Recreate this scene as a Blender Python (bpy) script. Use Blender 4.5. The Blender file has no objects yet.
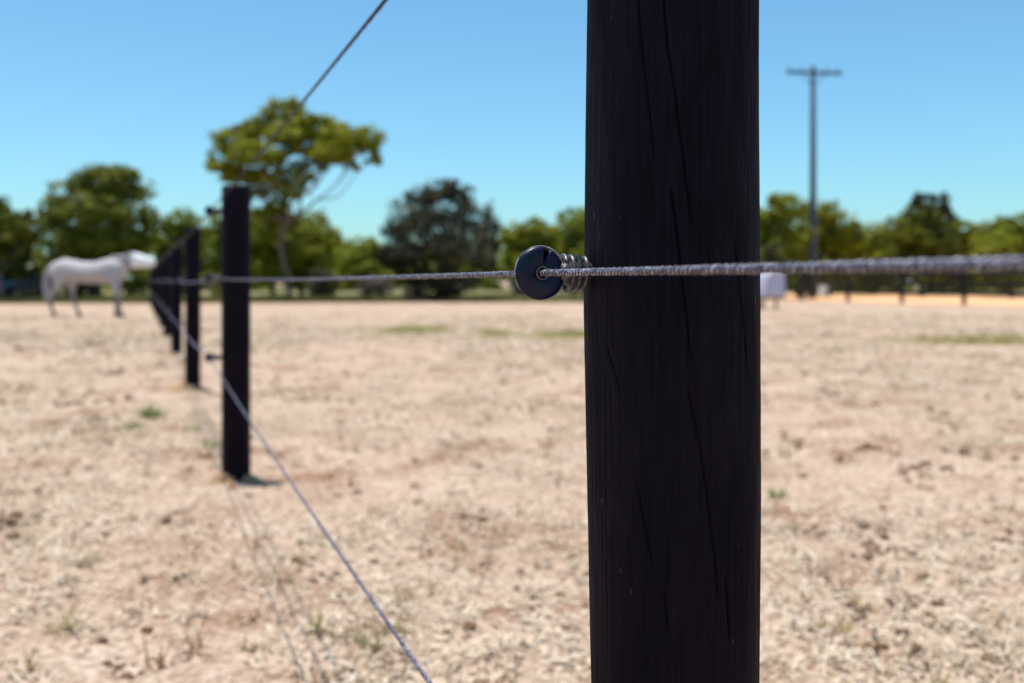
import bpy, bmesh, math, random
import numpy as np
from mathutils import Vector, Matrix, noise as mnoise

R = math.radians
rng = np.random.default_rng(7)
random.seed(7)
scene = bpy.context.scene
C = scene.collection

# ------------------------------------------------------------------ camera
H = 0.876                     # eye height above the paddock
F = 1000.0                    # focal length in pixels (1024 wide)
PITCH = 0.0                   # upright lines stay parallel: level camera, lens shifted down
VH = 281.0                    # pixel row of the horizon
cam_d = bpy.data.cameras.new('camera')
cam_d.sensor_width = 36.0
cam_d.lens = 36.0 * F / 1024
cam_d.shift_y = -(341.5 - VH) / 1024
cam_d.clip_start = 0.02
cam_d.clip_end = 6000
cam_d.dof.use_dof = True
cam_d.dof.focus_distance = 0.765
cam_d.dof.aperture_fstop = 5.2
cam_d.dof.aperture_blades = 0
cam = bpy.data.objects.new('camera', cam_d)
cam.location = (0, 0, H)
cam.rotation_euler = (R(90) - PITCH, 0, 0)
C.objects.link(cam)
scene.camera = cam

# ------------------------------------------------------------------ light
SUN_EL = R(80.5)
SUN_DIR = Vector((-0.85, 0.53, 0)).normalized() * math.cos(SUN_EL) + Vector((0, 0, math.sin(SUN_EL)))
world = bpy.data.worlds.new('World')
scene.world = world
world.use_nodes = True
wn = world.node_tree
bg = wn.nodes['Background']
sky = wn.nodes.new('ShaderNodeTexSky')
sky.sky_type = 'NISHITA'
sky.sun_disc = False
sky.sun_elevation = SUN_EL
sky.sun_rotation = math.atan2(SUN_DIR.x, SUN_DIR.y)
sky.altitude = 0
sky.air_density = 1.0
sky.dust_density = 0.7
sky.ozone_density = 2.0
tintn = wn.nodes.new('ShaderNodeMix'); tintn.data_type = 'RGBA'; tintn.blend_type = 'MULTIPLY'
tintn.inputs['Factor'].default_value = 1.0
tintn.inputs['B'].default_value = (0.685, 1.075, 1.17, 1)
wn.links.new(sky.outputs[0], tintn.inputs['A'])
wn.links.new(tintn.outputs['Result'], bg.inputs[0])
bg.inputs[1].default_value = 0.105
sun_d = bpy.data.lights.new('sun', 'SUN')
sun_d.energy = 4.6
sun_d.angle = R(0.53)
sun_d.color = (1.0, 0.95, 0.88)
sun = bpy.data.objects.new('sun', sun_d)
sun.rotation_euler = SUN_DIR.to_track_quat('Z', 'Y').to_euler()
sun.location = (-6, 8, 30)
C.objects.link(sun)
vs = scene.view_settings
vs.view_transform = 'Standard'
vs.look = 'None'
vs.exposure = 0.4
vs.gamma = 1.0
vs.use_curve_mapping = False

# ------------------------------------------------------------------ helpers
def ray(u, v):
    return Vector(((u - 512) / F, 1.0, (VH - v) / F))

def at(u, v, y):
    d = ray(u, v)
    t = y / d.y
    return Vector((d.x * t, y, H + d.z * t))

def on_ground(u, v):
    d = ray(u, v)
    t = -H / d.z
    return Vector((d.x * t, d.y * t, 0))

def mesh_obj(name, verts, faces, mat, parent=None, smooth=False):
    me = bpy.data.meshes.new(name)
    me.from_pydata([tuple(v) for v in verts], [], faces)
    if smooth:
        me.polygons.foreach_set('use_smooth', [True] * len(me.polygons))
    me.update()
    o = bpy.data.objects.new(name, me)
    if mat:
        me.materials.append(mat)
    C.objects.link(o)
    o.parent = parent
    return o

def np_mesh(name, verts, faces, mat, parent=None, smooth=False, tint=None):
    """verts (n,3), faces (m,k) numpy; tint is a per-vertex number stored as an attribute."""
    me = bpy.data.meshes.new(name)
    k = faces.shape[1]
    me.vertices.add(len(verts))
    me.vertices.foreach_set('co', verts.astype(np.float32).ravel())
    me.loops.add(faces.size)
    me.loops.foreach_set('vertex_index', faces.astype(np.int32).ravel())
    me.polygons.add(len(faces))
    me.polygons.foreach_set('loop_start', np.arange(0, faces.size, k, dtype=np.int32))
    me.polygons.foreach_set('loop_total', np.full(len(faces), k, dtype=np.int32))
    if smooth:
        me.polygons.foreach_set('use_smooth', np.ones(len(faces), dtype=bool))
    if tint is not None:
        a = me.attributes.new('tint', 'FLOAT', 'POINT')
        a.data.foreach_set('value', tint.astype(np.float32))
    me.update(calc_edges=True)
    me.validate()
    o = bpy.data.objects.new(name, me)
    if mat:
        me.materials.append(mat)
    C.objects.link(o)
    o.parent = parent
    return o

def tag(o, label=None, cat=None, group=None, kind=None):
    if label: o['label'] = label
    if cat: o['category'] = cat
    if group: o['group'] = group
    if kind: o['kind'] = kind
    return o

def empty(name, loc, rz=0.0):
    o = bpy.data.objects.new(name, None)
    o.empty_display_size = 0.1
    o.location = loc
    o.rotation_euler = (0, 0, rz)
    C.objects.link(o)
    return o

def from_bm(name, bm, mat, parent=None, smooth=False):
    me = bpy.data.meshes.new(name)
    bmesh.ops.recalc_face_normals(bm, faces=bm.faces)
    bm.to_mesh(me); bm.free()
    if smooth:
        me.polygons.foreach_set('use_smooth', [True] * len(me.polygons))
    o = bpy.data.objects.new(name, me)
    me.materials.append(mat)
    C.objects.link(o)
    o.parent = parent
    return o

def box_bm(cx, cy, cz, sx, sy, sz, bevel=0.0, rot=None):
    bm = bmesh.new()
    bmesh.ops.create_cube(bm, size=1.0)
    bmesh.ops.scale(bm, vec=(sx, sy, sz), verts=bm.verts)
    if bevel:
        bmesh.ops.bevel(bm, geom=bm.edges[:], offset=bevel, segments=2, affect='EDGES')
    if rot is not None:
        bmesh.ops.transform(bm, matrix=rot, verts=bm.verts)
    bmesh.ops.translate(bm, vec=(cx, cy, cz), verts=bm.verts)
    return bm

def frames(P):
    """parallel frames along a polyline (n,3)."""
    T = np.gradient(P, axis=0)
    T /= np.linalg.norm(T, axis=1)[:, None]
    up = np.tile(np.array([0., 0., 1.]), (len(P), 1))
    steep = np.abs(T[:, 2]) > 0.9
    up[steep] = (1., 0., 0.)
    if steep.any() and not steep.all():
        up[:] = (0.31, -0.93, 0.17)
    S = np.cross(T, up); S /= np.linalg.norm(S, axis=1)[:, None]
    U = np.cross(S, T)
    return T, S, U

def tube_np(P, rad, sides=8, cap=True):
    P = np.asarray(P, float)
    rad = np.broadcast_to(np.asarray(rad, float), (len(P),))
    T, S, U = frames(P)
    a = np.linspace(0, 2 * np.pi, sides, endpoint=False)
    V = P[:, None, :] + rad[:, None, None] * (np.cos(a)[None, :, None] * S[:, None, :] + np.sin(a)[None, :, None] * U[:, None, :])
    V = V.reshape(-1, 3)
    n = len(P)
    i, j = np.meshgrid(np.arange(n - 1), np.arange(sides), indexing='ij')
    j2 = (j + 1) % sides
    Fq = np.stack([i * sides + j, i * sides + j2, (i + 1) * sides + j2, (i + 1) * sides + j], -1).reshape(-1, 4)
    return V, Fq

def tube(name, P, rad, mat, parent=None, sides=8, smooth=True):
    V, Fq = tube_np(P, rad, sides)
    n = len(P)
    faces = [tuple(f) for f in Fq]
    faces.append(tuple(range(sides))[::-1])
    faces.append(tuple((n - 1) * sides + k for k in range(sides)))
    return mesh_obj(name, V, faces, mat, parent, smooth)

def join_np(parts):
    V, Q, off = [], [], 0
    for v, f in parts:
        V.append(v); Q.append(f + off); off += len(v)
    return np.concatenate(V), np.concatenate(Q)

_lat = np.random.default_rng(3).random((256, 256))
def vnoise(x, y):
    xi = np.floor(x).astype(int); yi = np.floor(y).astype(int)
    fx = x - xi; fy = y - yi
    fx = fx * fx * (3 - 2 * fx); fy = fy * fy * (3 - 2 * fy)
    g = lambda a, b: _lat[a & 255, b & 255]
    return (g(xi, yi) * (1 - fx) + g(xi + 1, yi) * fx) * (1 - fy) + (g(xi, yi + 1) * (1 - fx) + g(xi + 1, yi + 1) * fx) * fy

def fbm(x, y, octs=4):
    s, a, t = 0.0, 1.0, 0.0
    for k in range(octs):
        s = s + a * vnoise(x * 2 ** k + 17.3 * k, y * 2 ** k + 9.1 * k)
        t += a; a *= 0.5
    return s / t

# ------------------------------------------------------------------ materials
def mat(name, col, rough=0.8, spec=0.3, metallic=0.0):
    m = bpy.data.materials.new(name)
    m.use_nodes = True
    b = m.node_tree.nodes['Principled BSDF']
    b.inputs['Base Color'].default_value = (*col, 1)
    b.inputs['Roughness'].default_value = rough
    b.inputs['Specular IOR Level'].default_value = spec
    b.inputs['Metallic'].default_value = metallic
    return m

def ramp(nt, stops):
    r = nt.nodes.new('ShaderNodeValToRGB')
    e = r.color_ramp.elements
    e[0].position, e[0].color = stops[0][0], (*stops[0][1], 1)
    e[1].position, e[1].color = stops[1][0], (*stops[1][1], 1)
    for p, c in stops[2:]:
        n = e.new(p); n.color = (*c, 1)
    return r

def noise_node(nt, scale, detail=4, rough=0.6, vec=None):
    n = nt.nodes.new('ShaderNodeTexNoise')
    n.inputs['Scale'].default_value = scale
    n.inputs['Detail'].default_value = detail
    n.inputs['Roughness'].default_value = rough
    if vec is not None:
        nt.links.new(vec, n.inputs['Vector'])
    return n

def noisy(name, stops, scale, rough=0.85, spec=0.2, bump=0.0, stretch=None, detail=5, coords='Object', bump_dist=0.01):
    m = mat(name, stops[0][1], rough, spec)
    nt = m.node_tree; b = nt.nodes['Principled BSDF']
    tc = nt.nodes.new('ShaderNodeTexCoord')
    mp = nt.nodes.new('ShaderNodeMapping')
    if stretch: mp.inputs['Scale'].default_value = stretch
    nt.links.new(tc.outputs[coords], mp.inputs[0])
    n = noise_node(nt, scale, detail, 0.6, mp.outputs[0])
    r = ramp(nt, stops)
    nt.links.new(n.outputs[0], r.inputs[0])
    nt.links.new(r.outputs[0], b.inputs['Base Color'])
    if bump:
        bp = nt.nodes.new('ShaderNodeBump')
        bp.inputs['Strength'].default_value = bump
        bp.inputs['Distance'].default_value = bump_dist
        nt.links.new(n.outputs[0], bp.inputs['Height'])
        nt.links.new(bp.outputs[0], b.inputs['Normal'])
    return m

def tinted(name, stops, rough=0.8, spec=0.15, trans=0.0):
    """colour per blade or leaf from the 'tint' attribute"""
    m = mat(name, stops[0][1], rough, spec)
    nt = m.node_tree; b = nt.nodes['Principled BSDF']
    a = nt.nodes.new('ShaderNodeAttribute'); a.attribute_name = 'tint'
    r = ramp(nt, stops)
    nt.links.new(a.outputs['Fac'], r.inputs[0])
    nt.links.new(r.outputs[0], b.inputs['Base Color'])
    if trans:
        t = nt.nodes.new('ShaderNodeBsdfTranslucent')
        mx = nt.nodes.new('ShaderNodeMixShader')
        mx.inputs[0].default_value = trans
        nt.links.new(r.outputs[0], t.inputs[0])
        nt.links.new(b.outputs[0], mx.inputs[1])
        nt.links.new(t.outputs[0], mx.inputs[2])
        nt.links.new(mx.outputs[0], nt.nodes['Material Output'].inputs[0])
    return m

def post_material():
    m = mat('black_stained_timber', (0.012, 0.011, 0.013), 0.62, 0.10)
    nt = m.node_tree; b = nt.nodes['Principled BSDF']
    tc = nt.nodes.new('ShaderNodeTexCoord')
    mp = nt.nodes.new('ShaderNodeMapping'); mp.inputs['Scale'].default_value = (1, 1, 0.07)
    nt.links.new(tc.outputs['Object'], mp.inputs[0])
    n = noise_node(nt, 260, 6, 0.65, mp.outputs[0])
    r = ramp(nt, [(0.30, (0.0024, 0.0012, 0.0026)), (0.62, (0.0080, 0.0039, 0.0108)), (0.80, (0.016, 0.0090, 0.019))])
    nt.links.new(n.outputs[0], r.inputs[0])
    mp2 = nt.nodes.new('ShaderNodeMapping'); mp2.inputs['Scale'].default_value = (1, 1, 0.28)
    nt.links.new(tc.outputs['Object'], mp2.inputs[0])
    n2 = noise_node(nt, 210, 2, 0.5, mp2.outputs[0])
    fl = ramp(nt, [(0.735, (0, 0, 0)), (0.775, (1, 1, 1))])
    nt.links.new(n2.outputs[0], fl.inputs[0])
    mx = nt.nodes.new('ShaderNodeMix'); mx.data_type = 'RGBA'
    nt.links.new(fl.outputs[0], mx.inputs['Factor'])
    nt.links.new(r.outputs[0], mx.inputs['A'])
    mx.inputs['B'].default_value = (0.055, 0.045, 0.045, 1)
    nt.links.new(mx.outputs['Result'], b.inputs['Base Color'])
    bp = nt.nodes.new('ShaderNodeBump'); bp.inputs['Strength'].default_value = 0.35; bp.inputs['Distance'].default_value = 0.002
    nt.links.new(n.outputs[0], bp.inputs['Height'])
    nt.links.new(bp.outputs[0], b.inputs['Normal'])
    n3 = noise_node(nt, 18, 3, 0.5, mp2.outputs[0])
    rr = ramp(nt, [(0.3, (0.5, 0.5, 0.5)), (0.7, (0.8, 0.8, 0.8))])
    nt.links.new(n3.outputs[0], rr.inputs[0])
    nt.links.new(rr.outputs[0], b.inputs['Roughness'])
    return m

def ground_material():
    m = mat('dry_paddock', (0.4, 0.32, 0.24), 0.95, 0.1)
    nt = m.node_tree; b = nt.nodes['Principled BSDF']
    tc = nt.nodes.new('ShaderNodeTexCoord')
    o = tc.outputs['Object']
    n1 = noise_node(nt, 38, 6, 0.7, o)
    c1 = ramp(nt, [(0.30, (0.15, 0.088, 0.058)), (0.41, (0.325, 0.225, 0.163)), (0.54, (0.53, 0.41, 0.325)), (0.70, (0.67, 0.56, 0.47))])
    nt.links.new(n1.outputs[0], c1.inputs[0])
    n2 = noise_node(nt, 1.6, 5, 0.62, o)
    c2 = ramp(nt, [(0.36, (0.60, 0.45, 0.36)), (0.48, (0.92, 0.86, 0.78)), (0.62, (1.03, 1.0, 0.95))])
    nt.links.new(n2.outputs[0], c2.inputs[0])
    mx = nt.nodes.new('ShaderNodeMix'); mx.data_type = 'RGBA'; mx.blend_type = 'MULTIPLY'
    mx.inputs['Factor'].default_value = 0.85
    nt.links.new(c1.outputs[0], mx.inputs['A']); nt.links.new(c2.outputs[0], mx.inputs['B'])
    n3 = noise_node(nt, 0.45, 4, 0.6, o)
    c3 = ramp(nt, [(0.56, (0, 0, 0)), (0.68, (1, 1, 1))])
    nt.links.new(n3.outputs[0], c3.inputs[0])
    mx2 = nt.nodes.new('ShaderNodeMix'); mx2.data_type = 'RGBA'
    sc = nt.nodes.new('ShaderNodeMath'); sc.operation = 'MULTIPLY'; sc.inputs[1].default_value = 0.35
    nt.links.new(c3.outputs[0], sc.inputs[0])
    nt.links.new(sc.outputs[0], mx2.inputs['Factor'])
    nt.links.new(mx.outputs['Result'], mx2.inputs['A'])
    mx2.inputs['B'].default_value = (0.42, 0.33, 0.20, 1)
    nt.links.new(mx2.outputs['Result'], b.inputs['Base Color'])
    bp = nt.nodes.new('ShaderNodeBump'); bp.inputs['Strength'].default_value = 0.7; bp.inputs['Distance'].default_value = 0.02
    nt.links.new(n1.outputs[0], bp.inputs['Height'])
    nt.links.new(bp.outputs[0], b.inputs['Normal'])
    return m

M = {}
M['post'] = post_material()
M['ground'] = ground_material()
M['straw'] = tinted('dry_straw', [(0.0, (0.13, 0.075, 0.045)), (0.22, (0.33, 0.235, 0.165)), (0.5, (0.54, 0.42, 0.285)), (0.75, (0.65, 0.53, 0.39)), (1.0, (0.72, 0.63, 0.51))], 0.75, 0.25, 0.15)
M['clod'] = noisy('dry_earth_clod', [(0.3, (0.09, 0.052, 0.032)), (0.7, (0.23, 0.14, 0.085))], 30, 0.95, 0.1, 0.6)
M['withered'] = tinted('withered_weed', [(0.0, (0.22, 0.085, 0.045)), (0.35, (0.26, 0.15, 0.075)), (0.7, (0.25, 0.20, 0.07)), (1.0, (0.33, 0.29, 0.16))], 0.8, 0.2, 0.15)
M['yellow_green'] = tinted('yellowing_grass', [(0.0, (0.24, 0.22, 0.07)), (0.6, (0.36, 0.32, 0.12)), (1.0, (0.46, 0.40, 0.20))], 0.7, 0.2, 0.2)
M['verge_grass'] = tinted('khaki_grass', [(0.0, (0.07, 0.075, 0.02)), (0.5, (0.17, 0.16, 0.05)), (1.0, (0.36, 0.31, 0.14))], 0.8, 0.15, 0.2)
M['green'] = tinted('green_weed_leaf', [(0.0, (0.10, 0.15, 0.03)), (0.6, (0.20, 0.25, 0.06)), (1.0, (0.33, 0.34, 0.12))], 0.6, 0.3, 0.25)
M['orange_soil'] = noisy('orange_subsoil', [(0.3, (0.25, 0.15, 0.08)), (0.7, (0.42, 0.27, 0.15))], 22, 0.95, 0.1, 0.5)
M['verge'] = noisy('olive_dry_verge', [(0.3, (0.10, 0.095, 0.04)), (0.5, (0.20, 0.18, 0.08)), (0.7, (0.32, 0.28, 0.15))], 0.6, 0.95, 0.1, 0.4)
M['sand'] = noisy('arena_sand', [(0.3, (0.62, 0.33, 0.16)), (0.7, (0.74, 0.44, 0.24))], 3, 0.95, 0.1, 0.2)
M['rope'] = noisy('braided_rope', [(0.42, (0.05, 0.044, 0.075)), (0.62, (0.42, 0.40, 0.47))], 260, 0.38, 0.9, 0.3, bump_dist=0.0006)
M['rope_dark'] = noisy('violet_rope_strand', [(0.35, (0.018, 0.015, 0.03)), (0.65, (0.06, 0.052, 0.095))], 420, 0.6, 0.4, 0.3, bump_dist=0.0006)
M['rope_shaded'] = noisy('shaded_rope_strand', [(0.35, (0.03, 0.035, 0.05)), (0.65, (0.07, 0.08, 0.11))], 420, 0.7, 0.2)  # top rope only: same rope, its shaded underside put into a darker colour
M['rope_far'] = noisy('violet_grey_rope', [(0.35, (0.14, 0.12, 0.19)), (0.65, (0.27, 0.24, 0.34))], 60, 0.6, 0.4)
M['rope_core'] = mat('rope_core', (0.10, 0.09, 0.12), 0.8, 0.2)
M['disc'] = noisy('navy_plastic', [(0.35, (0.0015, 0.003, 0.017)), (0.65, (0.003, 0.006, 0.030))], 120, 0.36, 0.26, 0.08, bump_dist=0.0005)
M['edge_glint'] = noisy('painted_edge_glint', [(0.4, (0.03, 0.03, 0.06)), (0.6, (0.42, 0.40, 0.40))], 90, 0.6, 0.3)  # pale colour standing in for light caught on the disc edge
M['galv'] = noisy('weathered_zinc', [(0.35, (0.05, 0.045, 0.045)), (0.65, (0.15, 0.14, 0.14))], 300, 0.42, 0.5, 0.1, bump_dist=0.0005)
M['galv'].node_tree.nodes['Principled BSDF'].inputs['Metallic'].default_value = 0.6
M['rail'] = noisy('dark_fence_timber', [(0.3, (0.012, 0.010, 0.011)), (0.7, (0.035, 0.03, 0.03))], 12, 0.8, 0.2)
M['bark'] = noisy('gum_bark', [(0.3, (0.10, 0.07, 0.05)), (0.7, (0.26, 0.19, 0.14))], 5, 0.9, 0.1, 0.4)
M['dark_bark'] = noisy('dark_bark', [(0.3, (0.035, 0.027, 0.022)), (0.7, (0.09, 0.07, 0.055))], 6, 0.9, 0.1, 0.4)
LEAF = {
 'olive': [(0.0, (0.08, 0.092, 0.009)), (0.5, (0.235, 0.25, 0.017)), (1.0, (0.35, 0.35, 0.03))],
 'lime': [(0.0, (0.09, 0.11, 0.011)), (0.5, (0.24, 0.27, 0.021)), (1.0, (0.34, 0.36, 0.036))],
 'dark': [(0.0, (0.022, 0.023, 0.014)), (0.5, (0.068, 0.066, 0.036)), (1.0, (0.23, 0.20, 0.125))],
 'deep': [(0.0, (0.042, 0.053, 0.010)), (0.5, (0.155, 0.175, 0.018)), (1.0, (0.27, 0.275, 0.03))],
 'dry': [(0.0, (0.10, 0.08, 0.065)), (0.5, (0.19, 0.155, 0.13)), (1.0, (0.28, 0.235, 0.20))],
}
for k, s in LEAF.items():
    M['leaf_' + k] = tinted('leaf_' + k, s, 0.6, 0.18, 0.34)
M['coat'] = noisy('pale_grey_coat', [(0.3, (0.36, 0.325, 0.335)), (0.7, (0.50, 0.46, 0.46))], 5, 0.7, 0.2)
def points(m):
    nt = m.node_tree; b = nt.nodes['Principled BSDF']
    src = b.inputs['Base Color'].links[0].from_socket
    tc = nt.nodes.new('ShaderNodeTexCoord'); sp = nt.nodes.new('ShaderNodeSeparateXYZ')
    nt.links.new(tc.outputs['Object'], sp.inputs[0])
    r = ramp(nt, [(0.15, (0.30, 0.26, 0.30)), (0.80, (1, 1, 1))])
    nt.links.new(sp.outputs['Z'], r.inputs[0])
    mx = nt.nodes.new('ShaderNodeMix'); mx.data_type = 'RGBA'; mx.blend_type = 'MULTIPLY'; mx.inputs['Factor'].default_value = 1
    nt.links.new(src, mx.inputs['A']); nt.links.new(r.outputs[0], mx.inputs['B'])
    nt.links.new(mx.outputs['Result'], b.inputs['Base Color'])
points(M['coat'])                       # coat colour darkens from the belly down to the hooves
M['bay'] = noisy('dark_bay_coat', [(0.3, (0.06, 0.04, 0.035)), (0.7, (0.11, 0.075, 0.06))], 5, 0.6, 0.2)
M['rug'] = noisy('lavender_rug', [(0.3, (0.47, 0.45, 0.60)), (0.7, (0.57, 0.55, 0.68))], 8, 0.85, 0.1, 0.3)
M['hair'] = noisy('grey_horse_hair', [(0.3, (0.30, 0.27, 0.27)), (0.7, (0.46, 0.42, 0.41))], 30, 0.7, 0.2, 0.0, (1, 1, 0.1))
M['hoof'] = mat('dark_hoof', (0.06, 0.05, 0.045), 0.6)
M['mask'] = noisy('white_mesh_cloth', [(0.3, (0.80, 0.80, 0.80)), (0.7, (0.88, 0.88, 0.88))], 60, 0.8, 0.2)
M['black'] = mat('slot_shade_black', (0.002, 0.002, 0.003), 0.9, 0.05)  # near-black that stands in for the shade inside the slot
M['strap'] = mat('dark_strap', (0.06, 0.05, 0.055), 0.8)
M['pole'] = noisy('weathered_pole', [(0.3, (0.045, 0.058, 0.08)), (0.7, (0.09, 0.115, 0.15))], 3, 0.9, 0.1, 0.2, (4, 4, 0.3))
M['porcelain'] = mat('brown_porcelain', (0.10, 0.05, 0.03), 0.3, 0.5)
M['car'] = mat('dark_blue_paint', (0.012, 0.016, 0.035), 0.25, 0.5)
M['car'].node_tree.nodes['Principled BSDF'].inputs['Coat Weight'].default_value = 0.6
M['glass'] = mat('tinted_glass', (0.02, 0.022, 0.026), 0.06, 0.5)
M['tyre'] = mat('tyre_rubber', (0.02, 0.02, 0.02), 0.85)
M['rim'] = mat('alloy_rim', (0.45, 0.45, 0.46), 0.35, 0.5, 0.9)
M['tail_lamp'] = mat('red_lens', (0.25, 0.01, 0.01), 0.2, 0.5)
M['chrome'] = mat('pale_trim', (0.5, 0.5, 0.5), 0.3, 0.5, 0.8)
M['bucket'] = mat('white_plastic', (0.80, 0.83, 0.88), 0.4, 0.4)

# ------------------------------------------------------------------ ground
def ground_z(x, y):
    near = np.clip(1 - (np.abs(y) - 18) / 25, 0, 1)
    h = (fbm(x * 1.3 + 40, y * 1.3 + 40, 3) - 0.5) * 0.055 + (fbm(x * 9, y * 9, 3) - 0.5) * 0.042
    return h * near

def axis(dense_lo, dense_hi, step, far_lo, far_hi, growth=1.16):
    a = list(np.arange(dense_lo, dense_hi + step / 2, step))
    s = step
    while a[-1] < far_hi:
        s *= growth; a.append(a[-1] + s)
    s = step; lo = []
    v = dense_lo
    while v > far_lo:
        s *= growth; v -= s; lo.append(v)
    return np.array(lo[::-1] + a)
gx = axis(-4.0, 4.0, 0.05, -1500, 1500, 1.06)
gy = axis(1.6, 8.0, 0.045, -40, 3000, 1.035)
X, Y = np.meshgrid(gx, gy)
Z = ground_z(X, Y)
nx, ny = len(gx), len(gy)
i, j = np.meshgrid(np.arange(ny - 1), np.arange(nx - 1), indexing='ij')
gf = np.stack([i * nx + j, i * nx + j + 1, (i + 1) * nx + j + 1, (i + 1) * nx + j], -1).reshape(-1, 4)
g = np_mesh('ground', np.stack([X, Y, Z], -1).reshape(-1, 3), gf, M['ground'], smooth=True)
tag(g, kind='structure')

# sand arena on the right, behind the rail fence
def sheet(name, pts, z, m):
    o = mesh_obj(name, [(x, y, z) for x, y in pts] + [(x, y, z - 0.3) for x, y in pts],
                 [tuple(range(len(pts)))] + [(k, k + len(pts), (k + 1) % len(pts) + len(pts), (k + 1) % len(pts)) for k in range(len(pts))], m)
    return tag(o, kind='structure')
sheet('sand_arena', [(11.0, 44.3), (14.35, 42.2), (20.5, 28.4), (62, 30), (70, 66), (17, 66)], 0.012, M['sand'])

sheet('grass_verge', [(-60, 38.6), (-20, 38.4), (-10, 39.2), (-4, 40.2), (6, 40.6), (10.9, 44.6), (16.6, 66.5), (70, 66.5), (90, 160), (-90, 160)], 0.006, M['verge'])

# ------------------------------------------------------------------ fence geometry
VPU = 140.0
dirx = (VPU - 512) * math.cos(PITCH) / F
FD = Vector((dirx, 1, 0)).normalized()                  # along the fence, away from the camera
NL = Vector((-FD.y, FD.x, 0))                           # out of the rope side of the fence
PHI = math.atan2(NL.y, NL.x)
SPACING = 3.9
Y1 = 0.807
P1 = Vector(((672 - 512) * math.cos(PITCH) / F * Y1, Y1, 0))
STAND = 0.1147
def rope_point(u, v):
    """where a photo ray meets the upright plane in which the ropes hang"""
    d = ray(u, v); o = Vector((0, 0, H)); q = P1 + NL * STAND
    t = (q - o).dot(NL) / d.dot(NL)
    return o + d * t
def line_z(pa, pb):
    s0 = (pa - P1).dot(FD); s1 = (pb - P1).dot(FD)
    k = (pb.z - pa.z) / (s1 - s0)
    return lambda s: pa.z + (s - s0) * k
zmid = line_z(rope_point(540, 273), rope_point(1024, 263.5))
ztop = line_z(rope_point(382, 0), rope_point(300, 100))
zbot = line_z(rope_point(432, 683), rope_point(300, 490))
NPOST = 11
def hang(kind, k):
    """height of an insulator on post k"""
    j = [0, .004, -.006, .005, -.004, .006, -.003, .004, 0, 0, 0, 0][k]
    if kind == 0: return (ztop(0) if k == 0 else ztop(3.9)) + (j if k > 1 else 0)
    if kind == 1: return zmid(0) + (0.006 if k else 0) + (j if k > 1 else 0)
    return (zbot(0) if k == 0 else zbot(3.9)) + (j if k > 1 else 0)

# --- post timber
def post_mesh(name, r, height, ncol, nrow, seed, cracks=(), foot=-0.35, prof=None):
    zs = np.concatenate([np.linspace(foot, height - 0.02, nrow), [height - 0.008, height, height + 0.003]])
    if prof:                      # finer columns on the side that faces the field of view
        f0 = (math.atan2(-P1.y, -P1.x) - PHI) % (2 * math.pi)
        th = np.sort(np.concatenate([np.linspace(f0 - 1.75, f0 + 1.75, ncol - 90, endpoint=False), np.linspace(f0 + 1.75, f0 - 1.75 + 2 * np.pi, 90, endpoint=False)]) % (2 * np.pi))
    else:
        th = np.linspace(0, 2 * np.pi, ncol, endpoint=False)
    TH, ZZ = np.meshgrid(th, zs)
    c, s = np.cos(TH), np.sin(TH)
    rr = np.full_like(TH, r)
    if prof: rr *= np.interp(ZZ, [a for a, b, d in prof], [b for a, b, d in prof])
    rr += (fbm(c * 1.2 + seed * 3 + 5, ZZ * 2.2 + s * 1.2 + 9, 3) - 0.5) * (0.0035 if prof else 0.006)
    ang = TH * 15 / (2 * np.pi) * 4
    wrap = np.abs(TH - np.pi) * 38
    grain = fbm(wrap + seed * 11 + 2.2 * fbm(ZZ * 2.5 + 4, TH * 0.8, 2), ZZ * 7.0 + (TH > np.pi) * 31, 4)
    rr += (grain - 0.5) * (0.0006 if prof else 0.0022)
    if prof: rr += (fbm(wrap * 4.5 + 3, ZZ * 14.0 + (TH > np.pi) * 17, 3) - 0.5) * 0.0007
    for (pts, depth, w) in cracks:
        pz = [p[1] for p in pts][::-1]; pt = [p[0] for p in pts][::-1]
        tt = np.interp(ZZ, pz, pt) + (fbm(ZZ * 40 + depth * 900, ZZ * 0 + 3, 2) - 0.5) * 0.014
        inside = np.clip((ZZ - pz[0]) / 0.008, 0, 1) * np.clip((pz[-1] - ZZ) / 0.008, 0, 1)
        dd = (TH - tt + np.pi) % (2 * np.pi) - np.pi
        rr -= depth * inside * np.exp(-(dd * r / w) ** 2)
    k = np.ones_like(zs); k[-3:] = (0.985, 0.90, 0.0)
    RR = rr * k[:, None]
    sh = np.interp(ZZ, [a for a, b, d in prof], [d for a, b, d in prof]) if prof else 0 * ZZ
    V = np.stack([RR * c + sh * math.cos(-PHI), RR * s + sh * math.sin(-PHI), ZZ], -1).reshape(-1, 3)
    n = len(zs)
    i, j = np.meshgrid(np.arange(n - 1), np.arange(ncol), indexing='ij')
    j2 = (j + 1) % ncol
    Q = np.stack([i * ncol + j, i * ncol + j2, (i + 1) * ncol + j2, (i + 1) * ncol + j], -1).reshape(-1, 4)
    return V, Q

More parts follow.
